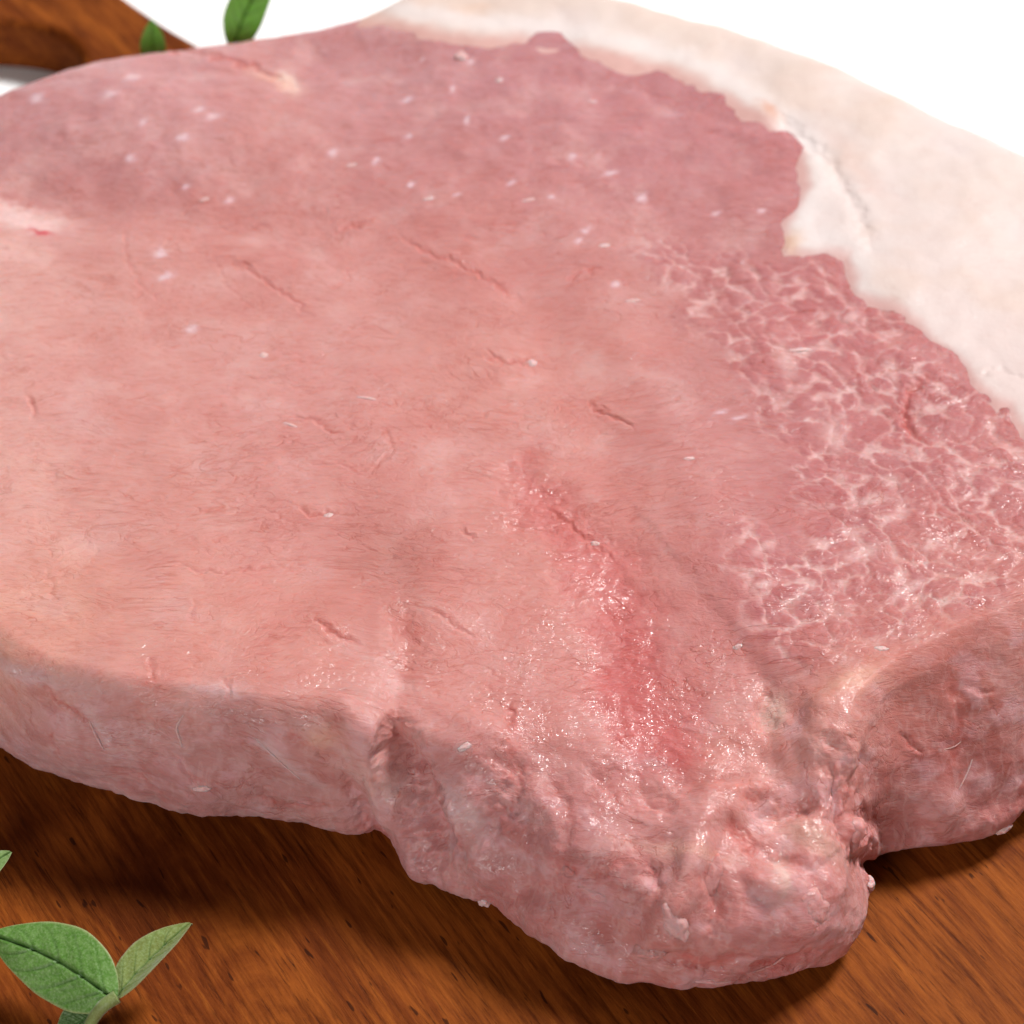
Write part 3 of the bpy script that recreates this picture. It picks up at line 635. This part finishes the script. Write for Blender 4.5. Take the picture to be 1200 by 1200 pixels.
# ------------------------------------------------------------ herb sprigs
def leaf(parent, basep, tipp, width, up, curl, cup, tint, rough=1.0, nm='leaf', bend=0.0, veins=5):
    """leaf from base to tip (3D), width in m, up = rough normal"""
    bp, tp = np.array(basep, float), np.array(tipp, float); ax = tp-bp; L = np.linalg.norm(ax); ax /= L
    up = np.array(up, float); up -= ax*(up@ax); up /= np.linalg.norm(up); sd = np.cross(up, ax)
    nu, nv = 90, 49
    s = np.linspace(0, 1, nu)[:, None]; v = np.linspace(-1, 1, nv)[None, :]
    hw = width/2*(np.clip(np.sin(np.pi*np.clip(s, 0, 1)**0.82), 0, 1)**0.72)*(1-0.12*s)+width*0.008
    hw = hw*(1+0.008*np.sin(s*23+v*2))
    q = v*hw
    sb = s+0.0*v
    mid = np.exp(-(v*hw/(width*0.022))**2)
    vn = np.zeros((nu, nv)); 
    for k in range(veins):
        s0 = 0.08+k*0.78/veins
        cv = s0+np.abs(v)*0.20+np.abs(v)**2*0.08
        vn = np.maximum(vn, np.exp(-((s-cv)/0.012)**2)*(1-0.75*np.abs(v)))
    h = -mid*width*0.05-vn*width*0.022+cup*np.abs(v)**1.6*hw+curl*L*(s-0.5)**2*-1+np.sin(s*9+v*2)*width*0.012
    puff = np.sin(((s-np.abs(v)*0.22)*veins/0.78)*np.pi*1.0)**2*width*0.02*(1-np.abs(v)); h = h+puff
    q = q+bend*L*np.sin(np.pi*s)
    Pt = bp+ax*(sb*L)[..., None]+sd*q[..., None]+up*h[..., None]
    th = 0.00018
    Pb = Pt-up*th*(1-np.abs(v)**6*0.8)[..., None]
    n = nu*nv; i = np.arange(nu-1)[:, None]; j = np.arange(nv-1)[None, :]
    f = np.stack([i*nv+j, (i+1)*nv+j, (i+1)*nv+j+1, i*nv+j+1], -1).reshape(-1, 4)
    e = []
    ii = np.arange(nu-1)
    e.append(np.stack([ii*nv, ii*nv+n, (ii+1)*nv+n, (ii+1)*nv], -1)); e.append(np.stack([(ii+1)*nv+nv-1, (ii+1)*nv+nv-1+n, ii*nv+nv-1+n, ii*nv+nv-1], -1))
    jj = np.arange(nv-1); e.append(np.stack([jj+1, jj+1+n, jj+n, jj], -1)); o_ = (nu-1)*nv; e.append(np.stack([o_+jj, o_+jj+n, o_+jj+1+n, o_+jj+1], -1))
    V_ = np.vstack([Pt.reshape(-1, 3), Pb.reshape(-1, 3)])
    vein = np.clip(mid*0.9+vn*0.55, 0, 1).reshape(-1); rimv = sst(0.93, 1.0, np.abs(v)+0*s).reshape(-1)
    tn = lin(tint)[None, :]+0*V_
    return link(nm, mesh_np(nm, V_, [f, f[:, ::-1]+n]+e, {'vein': np.append(vein, vein*.6), 'rim': np.append(rimv, rimv), 'tint': tn}), MAT_LEAF, parent)
def stem(parent, pts, r, tint=(130, 140, 80)):
    Q = cat(pts, 10, False); m = len(Q); k = 12; V_ = []
    for i in range(m):
        t_ = Q[min(i+1, m-1)]-Q[max(i-1, 0)]; t_ /= np.linalg.norm(t_)+1e-12
        a_ = np.cross(t_, [0.3, 0.9, .2]); a_ /= np.linalg.norm(a_); b2 = np.cross(t_, a_); rr = r*(1.1-0.3*i/m)
        V_ += [Q[i]+rr*(a_*math.cos(q)+b2*math.sin(q)) for q in np.linspace(0, 2*np.pi, k, endpoint=False)]
    V_ = np.array(V_); i = np.arange(m-1)[:, None]; j = np.arange(k)[None, :]
    F_ = np.stack([i*k+j, i*k+(j+1) % k, (i+1)*k+(j+1) % k, (i+1)*k+j], -1).reshape(-1, 4)
    z = np.zeros(len(V_))
    return link('stem', mesh_np('stem', V_, [F_, np.array([list(range(k))])[:, ::-1], np.array([[(m-1)*k+q for q in range(k)]])], {'vein': z, 'rim': z, 'tint': lin(tint)[None]+0*V_}), MAT_LEAF, parent)
g1_ = thing('herb_sprig', 'green herb sprig with one broad and one narrow leaf on the board in front', 'herb', (0, 0, 0), 'fresh herb sprigs round the meat')
node = at(136, 1166, .007)
leaf(g1_, at(134, 1172, .0072), at(-14, 1094, .0085), .0108, (0.05, -0.8, 1), .08, -.14, (88, 132, 50), bend=-.05, veins=4)
leaf(g1_, at(134, 1168, .0070), at(223, 1079, .0105), .0066, (-0.75, -0.45, .75), .10, .35, (122, 132, 66), bend=.03, veins=4)
leaf(g1_, at(112, 1186, .004), at(66, 1215, .002), .0058, (0.2, -.3, 1), .1, .1, (66, 98, 44))
stem(g1_, [at(137, 1168, .0072), at(120, 1180, .0062), at(106, 1200, .0035), at(96, 1230, .0015), at(60, 1300, .0013)], .00085)
g2_ = thing('herb_sprig', 'green herb leaf tip poking in at the left edge of the board', 'herb', (0, 0, 0), 'fresh herb sprigs round the meat')
leaf(g2_, at(-80, 1060, .006), at(13, 996, .008), .0062, (-0.3, -.4, 1), .1, .2, (112, 140, 76))
stem(g2_, [at(-78, 1058, .0062), at(-110, 1090, .003), at(-160, 1140, .0013)], .0008)
g3_ = thing('herb_sprig', 'bright green herb sprig rising behind the back edge of the raw pork', 'herb', (0, 0, 0), 'fresh herb sprigs round the meat')
yb = at(230,50,.0275)[1]+.012
def aty(px, py, y):
    d = FW+RT*((px-600)/F)+UP*((600-py)/F); return CAM+d*((y-CAM[1])/d[1])
leaf(g3_, aty(272, 60, yb), aty(322, -38, yb+.004), .0078, (-0.1, -1, .55), .12, .12, (120, 196, 56), bend=.06)  # brighter tint on both back leaves paints in light coming from behind
leaf(g3_, aty(180, 75, yb-.002), aty(178, 24, yb-.002), .0050, (0.1, -1, .5), .1, .1, (110, 186, 56))
stem(g3_, [aty(180, 75, yb-.002), aty(210, 84, yb), aty(272, 60, yb), ], .0008)
pb = aty(230, 90, yb); stem(g3_, [aty(210, 84, yb), pb, np.array([pb[0]+.01, yb, .001])], .0008)
